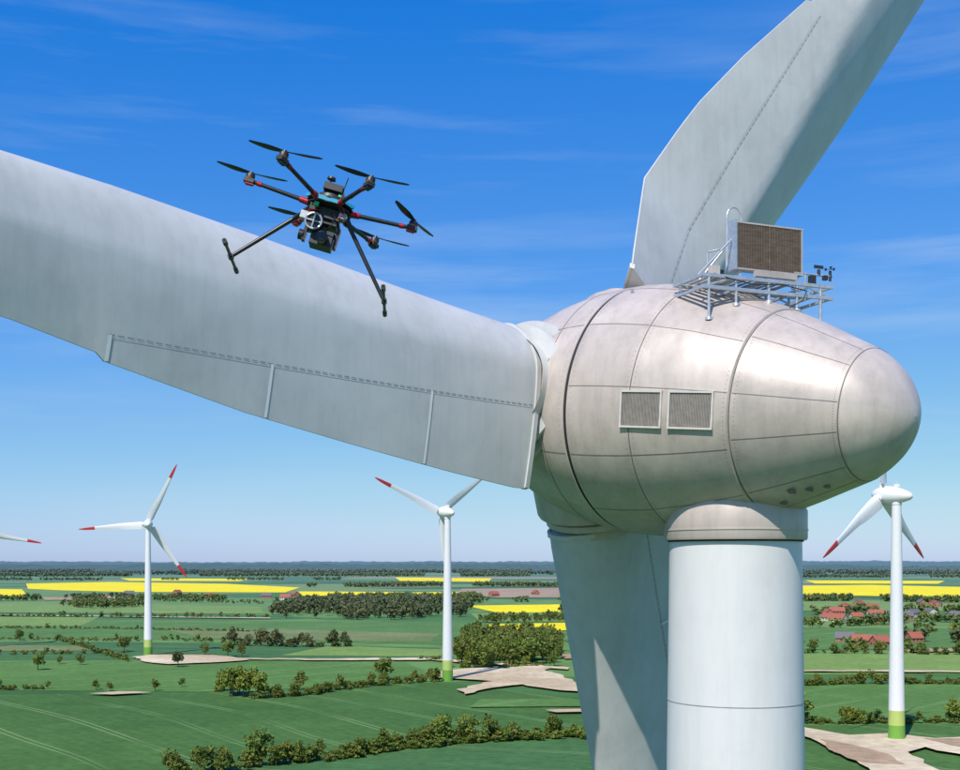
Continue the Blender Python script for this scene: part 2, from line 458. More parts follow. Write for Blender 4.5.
mb.obj('underside_vents', [M_nac2], main, bevel=.005)

# ---------------------------------------------------------------- background turbines
def turbine(px, d, hubz, th, phi, name='wind_turbine'):
    par = empty(name)
    x = (px-480)/1200*d
    fr = axis_frame(math.radians(th), math.radians(5)); A, hh, vv = fr
    Cc = V((x, d, hubz))
    top = Cc+A*2.6
    mb = MB()
    def tw(z): return 1.15+(1-z/hubz)*1.0
    zt_ = hubz-2.0
    zs = [0, .12, 1.2, 2.6, 4.2, 6.0, 8, 20, 40, zt_]
    for k in range(len(zs)-1):
        z0, z1 = zs[k], zs[k+1]
        m_ = 0 if k >= 6 else (1 if k < 4 else 2)
        mb.rev((top.x, top.y, 0), Z, X, Y, [(z0, tw(z0)), (z1, tw(z1))], 32, m_)
    mb.obj('tower', [M_whiteT, M_green1, M_green2], par, 40)
    mb = MB(); mb.rev(Cc, A, hh, vv, [(t, r*.82) for t, r in zip(ts[::18], rs_[::18])]+[(6.98, 0)], 40)
    mb.rev((top.x, top.y, zt_-.6), Z, X, Y, [(0, 1.3), (.8, 1.3), (2.0, 1.25)], 32)
    mb.tube(top+V((0, 0, 2)), top+V((0, 0, 3.6)), .06, mat=0); mb.box(top+V((0, 0, 2.6)), (X, Y, Z), (.7, .1, .35), 0)
    mb.obj('nacelle', [M_whiteT], par, 40)
    for k in range(3):
        B = Blade(Cc-A*1.4, fr, phi+120*k, 0)
        mb = MB(); B.build(mb, 8, 1.2, lambda r: 1 if (r > 29.3 or 24.0 < r < 28.0) else 0)
        mb.rev(B.H, B.d, B.c, B.d.cross(B.c), [(.5, 1.1), (3.0, 1.05)], 24)
        mb.obj('rotor_blade', [M_whiteT, M_red], par, 50)
turbine(148, 600, 65.5, 74, -5)
turbine(444, 472, 66.0, 56, 22)
turbine(887, 312, 63.7, 44, 90)
turbine(-22, 650, 62.5, 80, 70)

# ---------------------------------------------------------------- ground and fields
def site(px, py):   # pixel column / row  -> metres on the flat ground
    d = 1200*CAMZ/(py-563); return ((px-480)/1200*d, d)
m, nt, b = new_mat('ground_farmland')
pos = N(nt, 'ShaderNodeNewGeometry').outputs['Position']
mp = N(nt, 'ShaderNodeMapping'); setin(mp, 'Scale', (1/520, 1/340, 1)); setin(mp, 'Rotation', (0, 0, .3)); nt.links.new(pos, mp.inputs[0])
vo = N(nt, 'ShaderNodeTexVoronoi', voronoi_dimensions='2D', distance='MINKOWSKI'); setin(vo, 'Scale', 1.); setin(vo, 'Exponent', 4.); nt.links.new(mp.outputs[0], vo.inputs['Vector'])
cr = N(nt, 'ShaderNodeValToRGB'); cr.color_ramp.interpolation = 'CONSTANT'
sc = N(nt, 'ShaderNodeSeparateColor'); nt.links.new(vo.outputs['Color'], sc.inputs[0]); nt.links.new(sc.outputs[0], cr.inputs[0])
els = [(0, (.065, .16, .045)), (.22, (.13, .24, .065)), (.38, (.05, .12, .035)), (.52, (.17, .25, .08)), (.66, (.07, .17, .045)), (.78, (.30, .25, .15)), (.83, (.15, .25, .065)), (.92, (.10, .19, .06))]
cr.color_ramp.elements[0].position = 0; cr.color_ramp.elements[0].color = (*els[0][1], 1)
cr.color_ramp.elements[1].position = els[1][0]; cr.color_ramp.elements[1].color = (*els[1][1], 1)
for p_, c_ in els[2:]:
    e_ = cr.color_ramp.elements.new(p_); e_.color = (*c_, 1)
f2 = maprange(nt, noise(nt, .03, 6, rough=.65), .3, .7, .80, 1.20)
g = N(nt, 'ShaderNodeCombineColor')
for i in range(3): nt.links.new(f2, g.inputs[i])
c = mixc(nt, 1.0, cr.outputs[0], g.outputs[0], 'MULTIPLY')
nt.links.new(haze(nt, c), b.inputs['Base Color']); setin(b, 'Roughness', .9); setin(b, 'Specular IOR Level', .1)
M_ground = m
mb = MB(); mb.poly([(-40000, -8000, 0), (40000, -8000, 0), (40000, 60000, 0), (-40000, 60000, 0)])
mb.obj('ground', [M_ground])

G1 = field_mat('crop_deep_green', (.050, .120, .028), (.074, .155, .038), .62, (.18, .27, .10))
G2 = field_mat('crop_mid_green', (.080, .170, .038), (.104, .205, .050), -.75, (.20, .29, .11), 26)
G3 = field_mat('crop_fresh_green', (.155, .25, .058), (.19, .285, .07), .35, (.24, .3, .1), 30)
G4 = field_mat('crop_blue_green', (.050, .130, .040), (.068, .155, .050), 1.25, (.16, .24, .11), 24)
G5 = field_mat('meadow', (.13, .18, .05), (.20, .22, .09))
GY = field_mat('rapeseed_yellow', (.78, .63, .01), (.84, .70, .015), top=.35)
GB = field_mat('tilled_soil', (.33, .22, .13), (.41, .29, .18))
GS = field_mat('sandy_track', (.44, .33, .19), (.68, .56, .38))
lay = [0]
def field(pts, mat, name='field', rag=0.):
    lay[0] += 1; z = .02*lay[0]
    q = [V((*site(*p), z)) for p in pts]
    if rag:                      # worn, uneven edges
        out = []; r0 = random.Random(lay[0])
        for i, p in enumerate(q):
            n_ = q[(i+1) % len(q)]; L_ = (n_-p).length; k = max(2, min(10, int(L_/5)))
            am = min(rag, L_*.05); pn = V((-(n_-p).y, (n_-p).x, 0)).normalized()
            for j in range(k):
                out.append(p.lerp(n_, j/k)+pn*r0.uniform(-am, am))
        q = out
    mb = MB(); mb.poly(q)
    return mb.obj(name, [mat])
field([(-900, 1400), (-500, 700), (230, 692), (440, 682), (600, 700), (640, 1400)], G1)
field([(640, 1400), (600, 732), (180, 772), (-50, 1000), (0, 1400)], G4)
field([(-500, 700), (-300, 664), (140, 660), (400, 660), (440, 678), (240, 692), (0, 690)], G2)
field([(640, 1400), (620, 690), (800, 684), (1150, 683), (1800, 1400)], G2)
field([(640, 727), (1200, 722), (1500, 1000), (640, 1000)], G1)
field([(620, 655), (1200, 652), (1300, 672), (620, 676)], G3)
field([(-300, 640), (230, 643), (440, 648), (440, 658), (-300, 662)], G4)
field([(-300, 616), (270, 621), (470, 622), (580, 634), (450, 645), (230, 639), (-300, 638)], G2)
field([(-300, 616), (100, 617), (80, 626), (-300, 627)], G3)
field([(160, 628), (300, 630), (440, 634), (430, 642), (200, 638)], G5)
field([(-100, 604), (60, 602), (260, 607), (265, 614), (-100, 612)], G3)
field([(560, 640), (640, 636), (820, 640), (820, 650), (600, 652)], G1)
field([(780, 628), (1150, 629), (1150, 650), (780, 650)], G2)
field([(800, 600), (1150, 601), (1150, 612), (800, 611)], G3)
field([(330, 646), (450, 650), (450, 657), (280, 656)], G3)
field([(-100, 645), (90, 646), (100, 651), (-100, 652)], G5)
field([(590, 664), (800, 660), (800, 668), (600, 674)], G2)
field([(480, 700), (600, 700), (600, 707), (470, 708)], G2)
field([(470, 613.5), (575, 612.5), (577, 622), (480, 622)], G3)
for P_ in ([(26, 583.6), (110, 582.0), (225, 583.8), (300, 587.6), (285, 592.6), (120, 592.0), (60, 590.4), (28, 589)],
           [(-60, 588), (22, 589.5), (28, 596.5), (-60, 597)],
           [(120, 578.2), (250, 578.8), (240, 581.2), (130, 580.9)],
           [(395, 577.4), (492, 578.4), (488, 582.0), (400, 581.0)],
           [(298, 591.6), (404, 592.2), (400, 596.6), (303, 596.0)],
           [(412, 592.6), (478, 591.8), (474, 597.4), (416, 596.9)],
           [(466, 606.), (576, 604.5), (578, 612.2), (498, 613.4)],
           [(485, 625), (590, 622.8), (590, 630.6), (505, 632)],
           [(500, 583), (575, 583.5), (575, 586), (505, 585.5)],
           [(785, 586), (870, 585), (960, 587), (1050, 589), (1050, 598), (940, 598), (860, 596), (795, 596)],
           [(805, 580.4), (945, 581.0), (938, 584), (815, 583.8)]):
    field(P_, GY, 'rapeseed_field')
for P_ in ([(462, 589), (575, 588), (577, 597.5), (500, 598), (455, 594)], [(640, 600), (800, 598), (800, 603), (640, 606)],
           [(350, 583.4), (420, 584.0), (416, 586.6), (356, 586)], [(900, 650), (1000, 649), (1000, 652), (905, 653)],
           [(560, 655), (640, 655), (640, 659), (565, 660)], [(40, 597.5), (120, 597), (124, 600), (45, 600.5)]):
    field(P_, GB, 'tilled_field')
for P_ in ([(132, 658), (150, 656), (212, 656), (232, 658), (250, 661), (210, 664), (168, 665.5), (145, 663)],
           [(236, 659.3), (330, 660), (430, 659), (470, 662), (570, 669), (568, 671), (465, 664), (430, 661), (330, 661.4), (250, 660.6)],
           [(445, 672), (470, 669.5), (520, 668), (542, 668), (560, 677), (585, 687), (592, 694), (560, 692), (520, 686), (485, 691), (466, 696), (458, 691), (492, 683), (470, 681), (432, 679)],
           [(545, 712), (592, 711), (594, 713.6), (555, 714.6)], [(88, 695.5), (118, 693.2), (152, 694.2), (112, 696.6)],
           [(797, 728), (850, 738), (893, 736), (935, 741), (970, 739), (1100, 752), (1100, 770), (985, 764), (925, 750), (905, 755), (940, 775), (890, 790), (850, 763), (815, 744), (797, 735)],
           [(800, 671.5), (1000, 672.5), (1000, 674), (800, 673)], [(-200, 613), (270, 618.5), (270, 619.3), (-200, 613.8)]):
    field(P_, GS, 'sandy_track', 2.2)
field([(820, 742), (850, 747), (890, 757), (905, 768), (860, 766), (836, 757)], GB, 'tilled_field', 2)
field([(925, 742), (968, 741), (1080, 752), (1080, 760), (990, 756)], GB, 'tilled_field', 2)

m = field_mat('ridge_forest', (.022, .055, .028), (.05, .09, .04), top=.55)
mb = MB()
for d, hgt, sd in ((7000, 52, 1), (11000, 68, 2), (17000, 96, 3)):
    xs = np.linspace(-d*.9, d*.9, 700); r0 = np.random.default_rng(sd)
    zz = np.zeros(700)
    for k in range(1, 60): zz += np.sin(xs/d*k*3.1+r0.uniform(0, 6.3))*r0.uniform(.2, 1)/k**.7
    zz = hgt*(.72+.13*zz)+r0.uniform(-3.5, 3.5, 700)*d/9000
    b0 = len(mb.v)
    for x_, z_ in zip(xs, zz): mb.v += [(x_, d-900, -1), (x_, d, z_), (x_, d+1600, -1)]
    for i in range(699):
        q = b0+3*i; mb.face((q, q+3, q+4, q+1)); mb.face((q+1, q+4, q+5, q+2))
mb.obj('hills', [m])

# ---------------------------------------------------------------- vegetation
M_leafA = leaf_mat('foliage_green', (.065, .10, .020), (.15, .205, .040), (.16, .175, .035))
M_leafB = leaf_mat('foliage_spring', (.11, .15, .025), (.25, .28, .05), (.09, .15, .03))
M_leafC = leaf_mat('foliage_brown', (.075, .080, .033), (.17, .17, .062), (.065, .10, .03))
M_bark = simple('bark', (.08, .06, .045), .9, 0, .2, 3)
def proto(nl, size, seed, bush=False):
    r = np.random.default_rng(seed); vs = []; fs = []; ms = []
    def tb(p0, p1, r0, r1, n=5):
        p0, p1 = V(p0), V(p1); d = (p1-p0).normalized(); e1 = d.orthogonal().normalized(); e2 = d.cross(e1); b = len(vs)
        for p, q in ((p0, r0), (p1, r1)):
            for i in range(n):
                g = 2*math.pi*i/n; vs.append(tuple(p+(e1*math.cos(g)+e2*math.sin(g))*q))
        for i in range(n): fs.append((b+i, b+(i+1) % n, b+n+(i+1) % n, b+n+i)); ms.append(1)
    if bush: cz, rx, rz, nc = .45, .5, .45, 9
    else: cz, rx, rz, nc = .58, .36, .39, 15
    cl = []
    for i in range(nc):
        u = r.normal(size=3); u /= np.linalg.norm(u); q = r.uniform(.35, .95)
        cl.append((np.array([u[0]*rx*q, u[1]*rx*q, cz+u[2]*rz*q]), r.uniform(.10, .19)))
    if nl > 100:
        tb((0, 0, -.02), (0.01, 0, .3 if not bush else .12), .028, .02); tb((.01, 0, .3 if not bush else .12), (.0, .01, .78), .02, .006)
        for c_, q_ in cl[:7]: tb((.005, 0, .25+.3*r.random()), tuple(c_), .010, .004, 4)
    elif not bush: tb((0, 0, -.02), (0, 0, .4), .03, .02, 4)
    for i in range(nl):
        c_, q_ = cl[i % nc]
        u = r.normal(size=3); u /= np.linalg.norm(u)
        p = c_+u*q_*r.uniform(.6, 1.1)*np.array([1.15, 1.15, .85])
        p[2] = max(p[2], .02)
        n_ = u*.8+r.normal(size=3)*.6; n_ /= np.linalg.norm(n_)
        e = V(n_).orthogonal().normalized(); f = V(n_).cross(e); g = r.uniform(0, 6.3); s_ = size*r.uniform(.6, 1.3)
        e, f = e*math.cos(g)+f*math.sin(g), f*math.cos(g)-e*math.sin(g)
        b = len(vs); P = V(p)
        for x_, y_ in ((-1, -.2), (.1, -.8), (1, .15), (-.1, .8)): vs.append(tuple(P+e*x_*s_+f*y_*s_))
        fs.append((b, b+1, b+2, b+3)); ms.append(0)
    return np.array(vs), np.array(fs), np.array(ms)
NEAR = [proto(620, .050, s) for s in range(4)]; NEARB = [proto(260, .085, 20+s, True) for s in range(3)]
FAR = [proto(90, .11, 40+s) for s in range(4)]; FARB = [proto(46, .16, 60+s, True) for s in range(3)]
def mass(name, items, leaf):
    vs = []; fs = []; ms = []; o = 0
    for x, y, hh, w, pr in items:
        g = random.uniform(0, 6.3); R = np.array([[math.cos(g), -math.sin(g), 0], [math.sin(g), math.cos(g), 0], [0, 0, 1]])
        q = (pr[0]@R.T)*np.array([w, w, hh])+np.array([x, y, 0]); vs.append(q); fs.append(pr[1]+o); ms.append(pr[2]); o += len(q)
    vs = np.concatenate(vs); fs = np.concatenate(fs); ms = np.concatenate(ms)
    me = bpy.data.meshes.new(name); me.vertices.add(len(vs)); me.vertices.foreach_set('co', vs.ravel())
    me.loops.add(len(fs)*4); me.loops.foreach_set('vertex_index', fs.ravel().astype(np.int32))
    me.polygons.add(len(fs)); me.polygons.foreach_set('loop_start', np.arange(len(fs), dtype=np.int32)*4)
    me.materials.append(leaf); me.materials.append(M_bark)
    me.polygons.foreach_set('material_index', ms.astype(np.int32)); me.update(calc_edges=True); me.validate()
    ob = bpy.data.objects.new(name, me); scene.collection.objects.link(ob); return ob
def hedge(pl, h0, h1, step, leaf, near=True, name='hedgerow', tree=.25, width=2.5, skip=.03):
    pts = [V((*site(*p), 0)) for p in pl]; it = []
    for p, q in zip(pts[:-1], pts[1:]):
        n = max(1, int((q-p).length/step))
        for i in range(n):
            if random.random() < skip: continue
            c_ = p.lerp(q, (i+random.random())/n); c_ += V((random.gauss(0, width/2), random.gauss(0, width/2), 0))
            if random.random() < tree:
                H_ = random.uniform(h0, h1)*1.25; it.append((c_.x, c_.y, H_, H_*random.uniform(.8, 1.15), random.choice(NEAR if near else FAR)))
            else:
                H_ = random.uniform(h0*.6, h1*.8); it.append((c_.x, c_.y, H_, max(3., H_*random.uniform(.9, 1.4)), random.choice(NEARB if near else FARB)))
    return mass(name, it, leaf)
def wood(pl, h0, h1, n, leaf, near=False, name='woodland'):
    pts = [site(*p) for p in pl]; xs = [p[0] for p in pts]; ys = [p[1] for p in pts]; it = []
    def inside(x, y):
        c_ = False; j = len(pts)-1
        for i in range(len(pts)):
            if (pts[i][1] > y) != (pts[j][1] > y) and x < (pts[j][0]-pts[i][0])*(y-pts[i][1])/(pts[j][1]-pts[i][1])+pts[i][0]: c_ = not c_
            j = i
        return c_
    k = 0
    while len(it) < n and k < n*30:
        k += 1; x, y = random.uniform(min(xs), max(xs)), random.uniform(min(ys), max(ys))
        if inside(x, y):
            H_ = random.uniform(h0, h1); it.append((x, y, H_, H_*random.uniform(.8, 1.2), random.choice(NEAR if near else FAR)))
    return mass(name, it, leaf)

hedge([(176, 774), (255, 767), (300, 762), (345, 758), (400, 748), (470, 742), (530, 739), (594, 735)], 3.0, 5.5, .85, M_leafA, tree=.22)
hedge([(330, 760), (400, 749), (480, 742), (600, 736)], 2.5, 4, 1.1, M_leafB, tree=.1)
hedge([(420, 745), (480, 742)], 5, 7, 4, M_leafB, tree=1, name='hedgerow_trees')
hedge([(255, 767), (275, 765)], 5, 7, 4, M_leafB, tree=1, name='hedgerow_trees')
hedge([(255, 699), (300, 696), (340, 690), (385, 684), (440, 681)], 2.5, 4.5, 1.1, M_leafA, tree=.3)
hedge([(219, 690), (238, 696), (262, 698)], 6, 8.5, 2.5, M_leafB, tree=.7)
hedge([(365, 681), (378, 681)], 8, 9, 4, M_leafA, tree=1)
hedge([(-60, 690), (48, 689)], 2.0, 3.5, 1.6, M_leafA)
hedge([(228, 645), (290, 647), (352, 647)], 5, 8, 2., M_leafC, tree=.5)
hedge([(160, 640), (230, 643)], 3, 5, 3, M_leafA, False)
hedge([(-100, 655), (0, 655), (128, 653)], 2, 4, 2.4, M_leafA, False)
hedge([(420, 660), (455, 662)], 2, 4, 2, M_leafA)
wood([(455, 655), (470, 640), (540, 640), (562, 652), (555, 664), (500, 668), (460, 668)], 8, 12.5, 130, M_leafA, True, 'tree_grove')
wood([(455, 660), (480, 650), (540, 652), (562, 658), (555, 664), (500, 668), (460, 668)], 6, 11, 40, M_leafB, True, 'tree_grove')
hedge([(445, 667), (500, 669), (556, 666)], 3, 6, 2.5, M_leafB)
hedge([(797, 686), (860, 684), (960, 684), (1080, 683)], 2.5, 4.5, 1.1, M_leafA, tree=.3)
hedge([(800, 724), (880, 723), (1050, 721)], 2., 3.2, 1., M_leafA, tree=.15)
hedge([(802, 724), (812, 724)], 7, 9, 2, M_leafB, tree=1)
hedge([(840, 724), (865, 723)], 3.5, 4.5, 1.5, M_leafB, tree=.5)
hedge([(640, 655), (820, 653), (960, 655), (1080, 652)], 4, 7, 3, M_leafA, tree=.4)
for px, py, H_, lf in ((38, 670, 8, M_leafB), (178, 667, 8, M_leafC), (124, 652, 9, M_leafA), (96, 690, 4, M_leafA), (155, 691, 4.5, M_leafA), (182, 687, 3.5, M_leafA),
                       (110, 691, 3.5, M_leafA), (80, 665, 5, M_leafA), (205, 655, 6, M_leafA), (228, 657, 9, M_leafB), (242, 657, 7, M_leafA), (955, 722, 7, M_leafB),
                       (60, 664, 4, M_leafA), (20, 641, 8, M_leafA), (300, 690, 7, M_leafA)):
    x, y = site(px, py); mass('tree', [(x, y, H_, H_*1.0, random.choice(NEAR))], lf)
wood([(268, 612), (300, 603), (420, 602), (470, 606), (475, 616), (400, 620), (275, 619)], 7, 12, 460, M_leafC, False)
wood([(330, 600), (480, 599), (480, 604), (330, 603)], 8, 12, 220, M_leafA)
wood([(480, 619), (570, 616), (575, 621), (480, 623)], 4, 7, 90, M_leafA)
wood([(60, 606), (120, 604), (150, 607), (90, 609)], 6, 10, 90, M_leafA)
hedge([(-150, 615), (60, 617), (200, 618), (270, 617)], 3, 5, 3.2, M_leafA, False)
hedge([(60, 602), (150, 601), (265, 604)], 5, 8, 5, M_leafA, False)
hedge([(-150, 640), (30, 640), (140, 641)], 2, 4, 2.2, M_leafA, False, tree=.2, skip=.1, width=1.2)
hedge([(-100, 628), (120, 629), (260, 632)], 2, 3.5, 2.2, M_leafA, False, tree=.12, skip=.06, width=1.2)
hedge([(130, 662), (60, 640)], 2, 3.5, 2.2, M_leafA, False, tree=.12, skip=.06, width=1.2)
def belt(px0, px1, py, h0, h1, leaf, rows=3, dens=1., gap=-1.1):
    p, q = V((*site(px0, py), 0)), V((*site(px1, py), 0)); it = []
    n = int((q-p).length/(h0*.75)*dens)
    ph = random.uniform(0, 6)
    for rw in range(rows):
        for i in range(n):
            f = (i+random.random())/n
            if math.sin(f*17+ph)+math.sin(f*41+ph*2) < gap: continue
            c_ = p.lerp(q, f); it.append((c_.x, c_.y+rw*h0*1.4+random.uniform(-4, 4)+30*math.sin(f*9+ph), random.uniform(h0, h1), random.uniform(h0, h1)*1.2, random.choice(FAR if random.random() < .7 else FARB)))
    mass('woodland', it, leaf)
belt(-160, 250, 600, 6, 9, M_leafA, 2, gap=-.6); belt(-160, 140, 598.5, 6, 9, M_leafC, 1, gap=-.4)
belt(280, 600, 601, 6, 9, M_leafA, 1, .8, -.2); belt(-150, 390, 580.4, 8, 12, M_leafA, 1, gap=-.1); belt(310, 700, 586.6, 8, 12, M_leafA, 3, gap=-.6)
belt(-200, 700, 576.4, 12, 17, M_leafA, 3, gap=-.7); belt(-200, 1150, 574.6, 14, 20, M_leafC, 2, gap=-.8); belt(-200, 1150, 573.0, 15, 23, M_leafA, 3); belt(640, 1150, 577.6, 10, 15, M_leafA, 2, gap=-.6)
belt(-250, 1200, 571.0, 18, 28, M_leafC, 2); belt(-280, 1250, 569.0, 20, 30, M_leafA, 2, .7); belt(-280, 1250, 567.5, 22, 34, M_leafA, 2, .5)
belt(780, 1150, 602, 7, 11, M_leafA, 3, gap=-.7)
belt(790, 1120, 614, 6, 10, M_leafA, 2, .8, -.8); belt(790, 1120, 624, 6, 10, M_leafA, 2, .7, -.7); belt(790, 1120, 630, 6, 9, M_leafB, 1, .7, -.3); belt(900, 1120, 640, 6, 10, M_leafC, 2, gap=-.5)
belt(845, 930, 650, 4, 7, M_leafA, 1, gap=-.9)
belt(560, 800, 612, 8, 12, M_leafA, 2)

# ---------------------------------------------------------------- village
M_brick = simple('brick_wall', (.34, .15, .10), .8, 0, .15, 2); M_rend = simple('render_wall', (.55, .52, .46), .8, 0, .1, 2)
M_roofR = simple('roof_tile_red', (.34, .10, .06), .7, 0, .2, 2); M_roofG = simple('roof_tile_grey', (.14, .13, .13), .7, 0, .2, 2)
M_win = simple('window_glass', (.04, .05, .07), .15, 0, .1, 2)
def house(px, py, rot, w, l, hw, hr, brick=True, red=True):
    par = empty('brick_house' if brick else 'farm_house'); x, y = site(px, py); R = Matrix.Rotation(rot, 3, 'Z'); o = V((x, y, 0))
    ax = (R@X, R@Y, Z); P = lambda i, j, k: o+R@V((i, j, k))
    mb = MB(); mb.box(P(0, 0, hw/2), ax, (w/2, l/2, hw/2), 0)
    for s in (-1, 1): mb.poly([P(-w/2, s*l/2, hw+.001), P(w/2, s*l/2, hw+.001), P(0, s*l/2, hw+hr)])
    mb.obj('walls', [M_brick if brick else M_rend], par)
    mb = MB(); e = .5
    for s in (-1, 1):
        A1, B1 = P(s*(w/2+e), -l/2-e, hw-e*hr/(w/2)), P(s*(w/2+e), l/2+e, hw-e*hr/(w/2)); T1, T2 = P(0, -l/2-e, hw+hr+.05), P(0, l/2+e, hw+hr+.05)
        up = V((0, 0, .22)); pts = [A1, B1, T2, T1, A1+up, B1+up, T2+up, T1+up]; b = len(mb.v); mb.v += [tuple(q) for q in pts]
        for q in ((0,1,2,3),(4,7,6,5),(0,4,5,1),(1,5,6,2),(3,7,4,0)): mb.face([b+i for i in q])
    mb.box(P(w*.12, l*.2, hw+hr), ax, (.35, .35, .9))
    mb.obj('roof', [M_roofR if red else M_roofG], par)
    mb = MB()
    for s in (-1, 1):
        for j in np.arange(-l/2+1.5, l/2-1, 2.6): mb.box(P(s*w/2, j, hw*.55), ax, (.06, .5, .6))
        for i in (-w/4, w/4): mb.box(P(i, s*l/2, hw*.55), ax, (.5, .06, .6))
    mb.obj('windows', [M_win], par)
    mb = MB(); mb.box(P(0, -l/2, 1.05), ax, (.5, .07, 1.05)); mb.obj('door', [M_roofG], par)
for i in range(24):
    px = random.uniform(815, 960); py = random.uniform(605, 623)
    house(px, py, random.uniform(0, 3.1), random.uniform(7, 9), random.uniform(9, 14), random.uniform(2.8, 4), random.uniform(2.5, 3.5), random.random() < .5, random.random() < .7)
for px, py, w, l, rd in ((862, 645, 7, 11, True), (880, 646, 7, 9, True), (900, 640, 7, 9, True), (914, 642, 7, 8, True), (845, 642, 7, 10, False)):
    house(px, py, 1.57+random.uniform(-.5, .5), w, l, 2.8, 3, True, rd)
for i in range(9): house(random.uniform(100, 560), random.uniform(594, 602), random.uniform(0, 3), 8, 13, 3.5, 3.5, random.random() < .5, random.random() < .7)

# ---------------------------------------------------------------- drone
dr = empty('hexacopter_drone')
DO = V((-.790, 6.40, CAMZ+1.930))
E1 = V((.961, .025, -.275)).normalized(); E2 = V((.061, -.991, .118)); E2 = (E2-E1*E2.dot(E1)).normalized()
UP = E1.cross(E2); UP = UP if UP.z > 0 else -UP
def D(x, y, z): return DO+E1*x+E2*y+UP*z
dax = (E1, E2, UP)
mb = MB()
for z, r in ((-.055, .125), (-.03, .13)):
    mb.rev(D(0, 0, z), UP, E1, E2, [(-.002, 0.001), (-.002, r), (.002, r), (.002, .001)], 12)
for i in range(6):
    g = math.radians(60*i); mb.tube(D(.11*math.cos(g), .11*math.sin(g), -.056), D(.11*math.cos(g), .11*math.sin(g), -.03), .006)
mb.rev(D(0, 0, -.02), UP, E1, E2, [(-.01, .09), (.025, .085), (.045, .06), (.05, .001)], 20)
mb.box(D(0, .0, .045), dax, (.05, .085, .018)); mb.box(D(.0, 0, -.085), dax, (.06, .05, .022))
mb.box(D(.03, -.08, -.075), dax, (.03, .02, .015)); mb.box(D(-.07, .02, -.08), dax, (.02, .05, .018))
mb.tube(D(-.03, .03, .02), D(-.03, .03, .10), .004); mb.tube(D(-.03, .03, .10), D(-.03, .03, .112), .024, .022, n=16)
mb.tube(D(.05, .05, .02), D(.06, .07, .12), .003)
mb.obj('body', [M_black], dr, 35)
mb = MB()
mb.box(D(.0, .118, -.043), dax, (.055, .006, .010)); mb.box(D(.09, .065, -.02), (E1*.5+E2*.86, E2*.5-E1*.86, UP), (.008, .045, .008))
mb.box(D(-.09, .06, -.02), (E1*.5-E2*.86, E2*.5+E1*.86, UP), (.008, .045, .008)); mb.box(D(.03, .0, -.11), dax, (.03, .03, .004))
mb.obj('cyan_tape', [M_cyan], dr)
mb = MB(); mb.box(D(-.055, .09, -.075), dax, (.012, .012, .010)); mb.box(D(.05, .09, .0), dax, (.008, .008, .006)); mb.tube(D(.0, .12, -.03), D(.0, .125, -.02), .006); mb.obj('status_lights', [M_dgreen], dr)
for i in range(6):
    g = math.radians(60*i); cg, sg = math.cos(g), math.sin(g); rd = E1*cg+E2*sg; tg = E2*cg-E1*sg
    mb = MB()
    mb.tube(D(.10*cg, .10*sg, -.043), D(.445*cg, .445*sg, -.02), .0125, .0105, 12, 0)
    mb.tube(D(.12*cg, .12*sg, -.042), D(.165*cg, .165*sg, -.039), .018, .016, 12, 1)
    mb.tube(D(.38*cg, .38*sg, -.0245), D(.405*cg, .405*sg, -.0225), .0135, .0135, 12, 1)
    c_ = D(.45*cg, .45*sg, 0)
    mb.box(c_-UP*.022, (rd, tg, UP), (.028, .020, .010), 2)
    mb.box(c_-UP*.036-rd*.005, (rd, tg, UP), (.022, .014, .006), 1 if i in (0, 3, 4) else 2)
    mb.tube(c_-UP*.012, c_-UP*.004, .022, .024, 16, 3); mb.tube(c_-UP*.003, c_+UP*.016, .025, .023, 16, 2)
    mb.tube(c_+UP*.016, c_+UP*.024, .009, .007, 12, 4)
    mb.path([D(.15*cg, .15*sg, -.03), D(.25*cg+.01*sg, .25*sg, -.042), D(.36*cg, .36*sg, -.034)], .0025, 6, 1)
    mb.obj('arm_and_motor', [M_carbon, M_dred, M_black, M_copper, M_dgrey], dr, 35)
    mb = MB(); ang = {0: -58, 1: 4, 2: 6, 3: 2, 4: 14, 5: -4}[i]
    for s in (0, 180):
        q = math.radians(ang+s); bd = E1*math.cos(q)+E2*math.sin(q); bt = UP.cross(bd); rows = []
        for k in range(15):
            f = k/14; r = .008+.187*f; ch = .014+.034*math.sin(min(1, f*1.25+.08)*math.pi*.62)*(1-.7*f**3) if f < .99 else .006
            tw = math.radians(12*(1-f)+3); cd = bt*math.cos(tw)+UP*math.sin(tw); nn = UP*math.cos(tw)-bt*math.sin(tw)
            base = c_+UP*(.024+.010*f*f)+bd*r
            rows.append([base+cd*ch*.5, base+nn*.0035+cd*ch*.1, base-cd*ch*.5, base-nn*.003])
        b0 = mb.grid(rows, True); 
        mb.face([b0, b0+1, b0+2, b0+3]); l_ = b0+14*4; mb.face([l_+3, l_+2, l_+1, l_])
    mb.tube(c_+UP*.019, c_+UP*.03, .012, .010, 12)
    mb.obj('propeller', [M_prop], dr, 60)
mb = MB()
for s in (-1, 1):
    top = D(s*.085, .0, -.06); ft = D(s*.42, 0, -.45)
    mb.tube(top, ft, .0125, .0105, 12, 0)
    mb.tube(top.lerp(ft, .0), top.lerp(ft, .12), .02, .018, 12, 1)
    mb.tube(D(s*.42, -.225, -.45), D(s*.42, .225, -.45), .0085, None, 12, 0)
    mb.tube(D(s*.42, -.02, -.45), D(s*.42, .02, -.45), .015, None, 12, 1)
    for q in (-1, 1):
        mb.tube(D(s*.42, q*.225, -.45), D(s*.42, q*.17, -.45), .0125, None, 12, 1)
    mb.tube(D(s*.06, .08, -.055), top.lerp(ft, .28), .006, None, 8, 0)
mb.obj('landing_gear', [M_carbon, M_black], dr, 35)
mb = MB()
mb.box(D(0, 0, -.115), dax, (.075, .06, .006), 0)
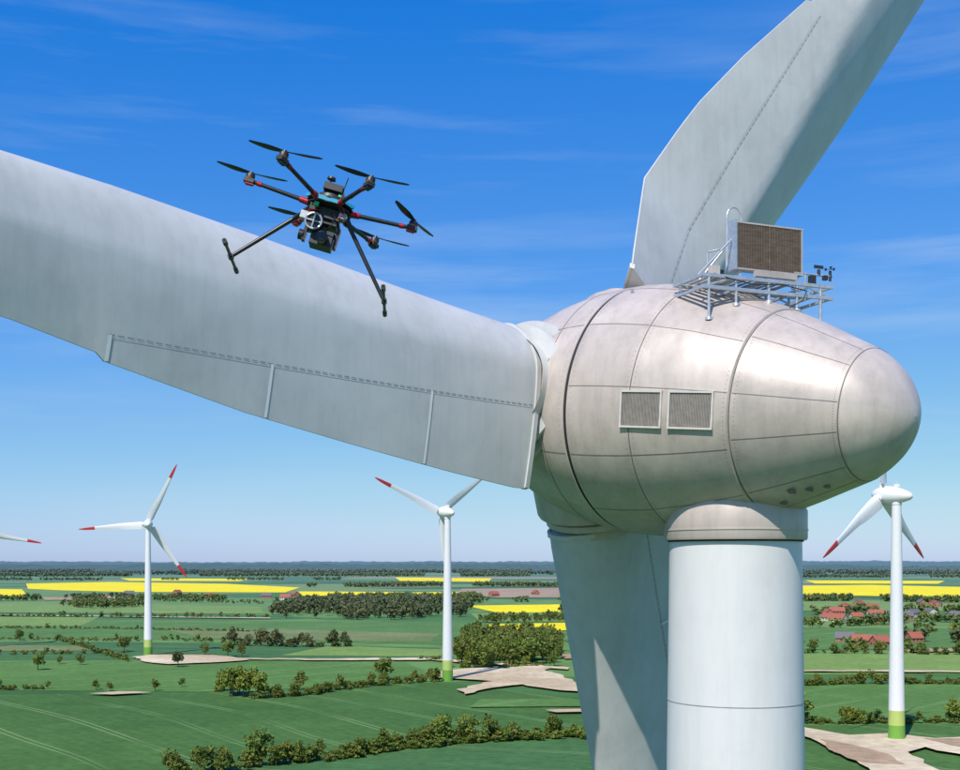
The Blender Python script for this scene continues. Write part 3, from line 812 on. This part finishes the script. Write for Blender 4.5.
for x_, y_ in ((-.06, -.045), (.06, -.045), (-.06, .045), (.06, .045)): mb.tube(D(x_, y_, -.11), D(x_, y_, -.14), .009, None, 10, 1)
mb.box(D(0, 0, -.145), dax, (.07, .055, .005), 0); mb.tube(D(0, 0, -.145), D(0, 0, -.185), .028, None, 16, 1)
mb.box(D(-.085, .0, -.20), dax, (.008, .02, .055), 1); mb.box(D(.085, .0, -.20), dax, (.008, .02, .055), 1); mb.box(D(0, -.02, -.182), dax, (.09, .018, .008), 1)
mb.box(D(.012, .0, -.225), dax, (.058, .045, .042), 0)
mb.tube(D(.02, .04, -.232), D(.02, .10, -.240), .032, .030, 20, 1); mb.tube(D(.02, .1001, -.24), D(.02, .103, -.2404), .026, .024, 20, 2)
mb.tube(D(-.09, 0, -.225), D(-.115, 0, -.225), .028, None, 16, 1)
cc = D(-.045, .085, -.165)
ring = [cc+(E1*math.cos(t_)+UP*math.sin(t_))*.043 for t_ in np.linspace(0, 2*math.pi, 25)]
mb.path(ring, .006, 8, 3); mb.tube(cc-E1*.042, cc+E1*.042, .005, None, 8, 3); mb.tube(cc-UP*.042, cc+UP*.042, .005, None, 8, 3)
mb.tube(cc-E2*.03, cc-E2*.006, .04, None, 20, 1)
mb.box(D(-.10, .03, -.13), dax, (.03, .02, .02), 4); mb.box(D(.09, .05, -.09), dax, (.02, .02, .015), 4)
mb.path([D(.03, .06, -.09), D(.06, .1, -.12), D(.05, .09, -.17), D(.02, .06, -.19)], .003, 6, 1)
mb.path([D(-.03, .06, -.09), D(-.08, .09, -.11), D(-.09, .05, -.16)], .003, 6, 5)
mb.path([D(.07, .08, -.04), D(.10, .09, -.08), D(.07, .08, -.12)], .003, 6, 5)
mb.obj('gimbal_camera', [M_black, M_carbon, M_lens, M_dgrey, M_dgrey, M_dred], dr, 35)

# ---------------------------------------------------------------- sky, sun, camera
SUN_EL, SUN_ROT = math.radians(50), math.radians(204)
w = bpy.data.worlds.new('World'); scene.world = w; w.use_nodes = True; nt = w.node_tree
bg = nt.nodes['Background']; bg.inputs['Strength'].default_value = .10
sky = N(nt, 'ShaderNodeTexSky', sky_type='NISHITA'); sky.sun_disc = False; sky.sun_elevation = SUN_EL; sky.sun_rotation = SUN_ROT
sky.altitude = 0; sky.air_density = 1.0; sky.dust_density = .3; sky.ozone_density = 1.5
sp = N(nt, 'ShaderNodeSeparateColor'); nt.links.new(sky.outputs[0], sp.inputs[0])
R_ = math_(nt, 'MULTIPLY', math_(nt, 'MAXIMUM', math_(nt, 'SUBTRACT', sp.outputs[0], 1.10), .08), .76)
G_ = math_(nt, 'MULTIPLY', math_(nt, 'POWER', sp.outputs[1], .93), .99)
B_ = math_(nt, 'MINIMUM', math_(nt, 'MULTIPLY', math_(nt, 'POWER', sp.outputs[2], .40), 4.2), 8.6)
cb = N(nt, 'ShaderNodeCombineColor')
for i, x_ in enumerate((R_, G_, B_)): nt.links.new(x_, cb.inputs[i])
tc = N(nt, 'ShaderNodeTexCoord')
n1 = noise(nt, 1.6, 6, tc.outputs['Generated'], .6, (1.2, 1.2, 13)); n2 = noise(nt, 1.1, 3, tc.outputs['Generated'], .5, (1.5, 1.5, 4))
f = math_(nt, 'MULTIPLY', maprange(nt, n1, .48, .78, 0, 1), maprange(nt, n2, .43, .7, 0, .45))
cc_ = mixc(nt, f, cb.outputs[0], (6.0, 7.4, 9.0))
nt.links.new(cc_, bg.inputs['Color'])
sl = bpy.data.lights.new('sun', 'SUN'); sl.energy = 4.8; sl.angle = math.radians(.53); sl.color = (1, .945, .87)
so = bpy.data.objects.new('sun', sl); scene.collection.objects.link(so)
s = V((math.sin(SUN_ROT)*math.cos(SUN_EL), math.cos(SUN_ROT)*math.cos(SUN_EL), math.sin(SUN_EL)))
so.rotation_euler = s.to_track_quat('Z', 'Y').to_euler(); so.location = (0, -20, 80)
cd = bpy.data.cameras.new('camera'); co = bpy.data.objects.new('camera', cd); scene.collection.objects.link(co)
cd.sensor_width = 36; cd.lens = 45; cd.shift_y = 178/960; cd.clip_start = .1; cd.clip_end = 100000
co.location = (0, 0, CAMZ); co.rotation_euler = (math.pi/2, 0, 0); scene.camera = co
scene.view_settings.view_transform = 'Standard'; scene.view_settings.look = 'None'; scene.view_settings.exposure = 0
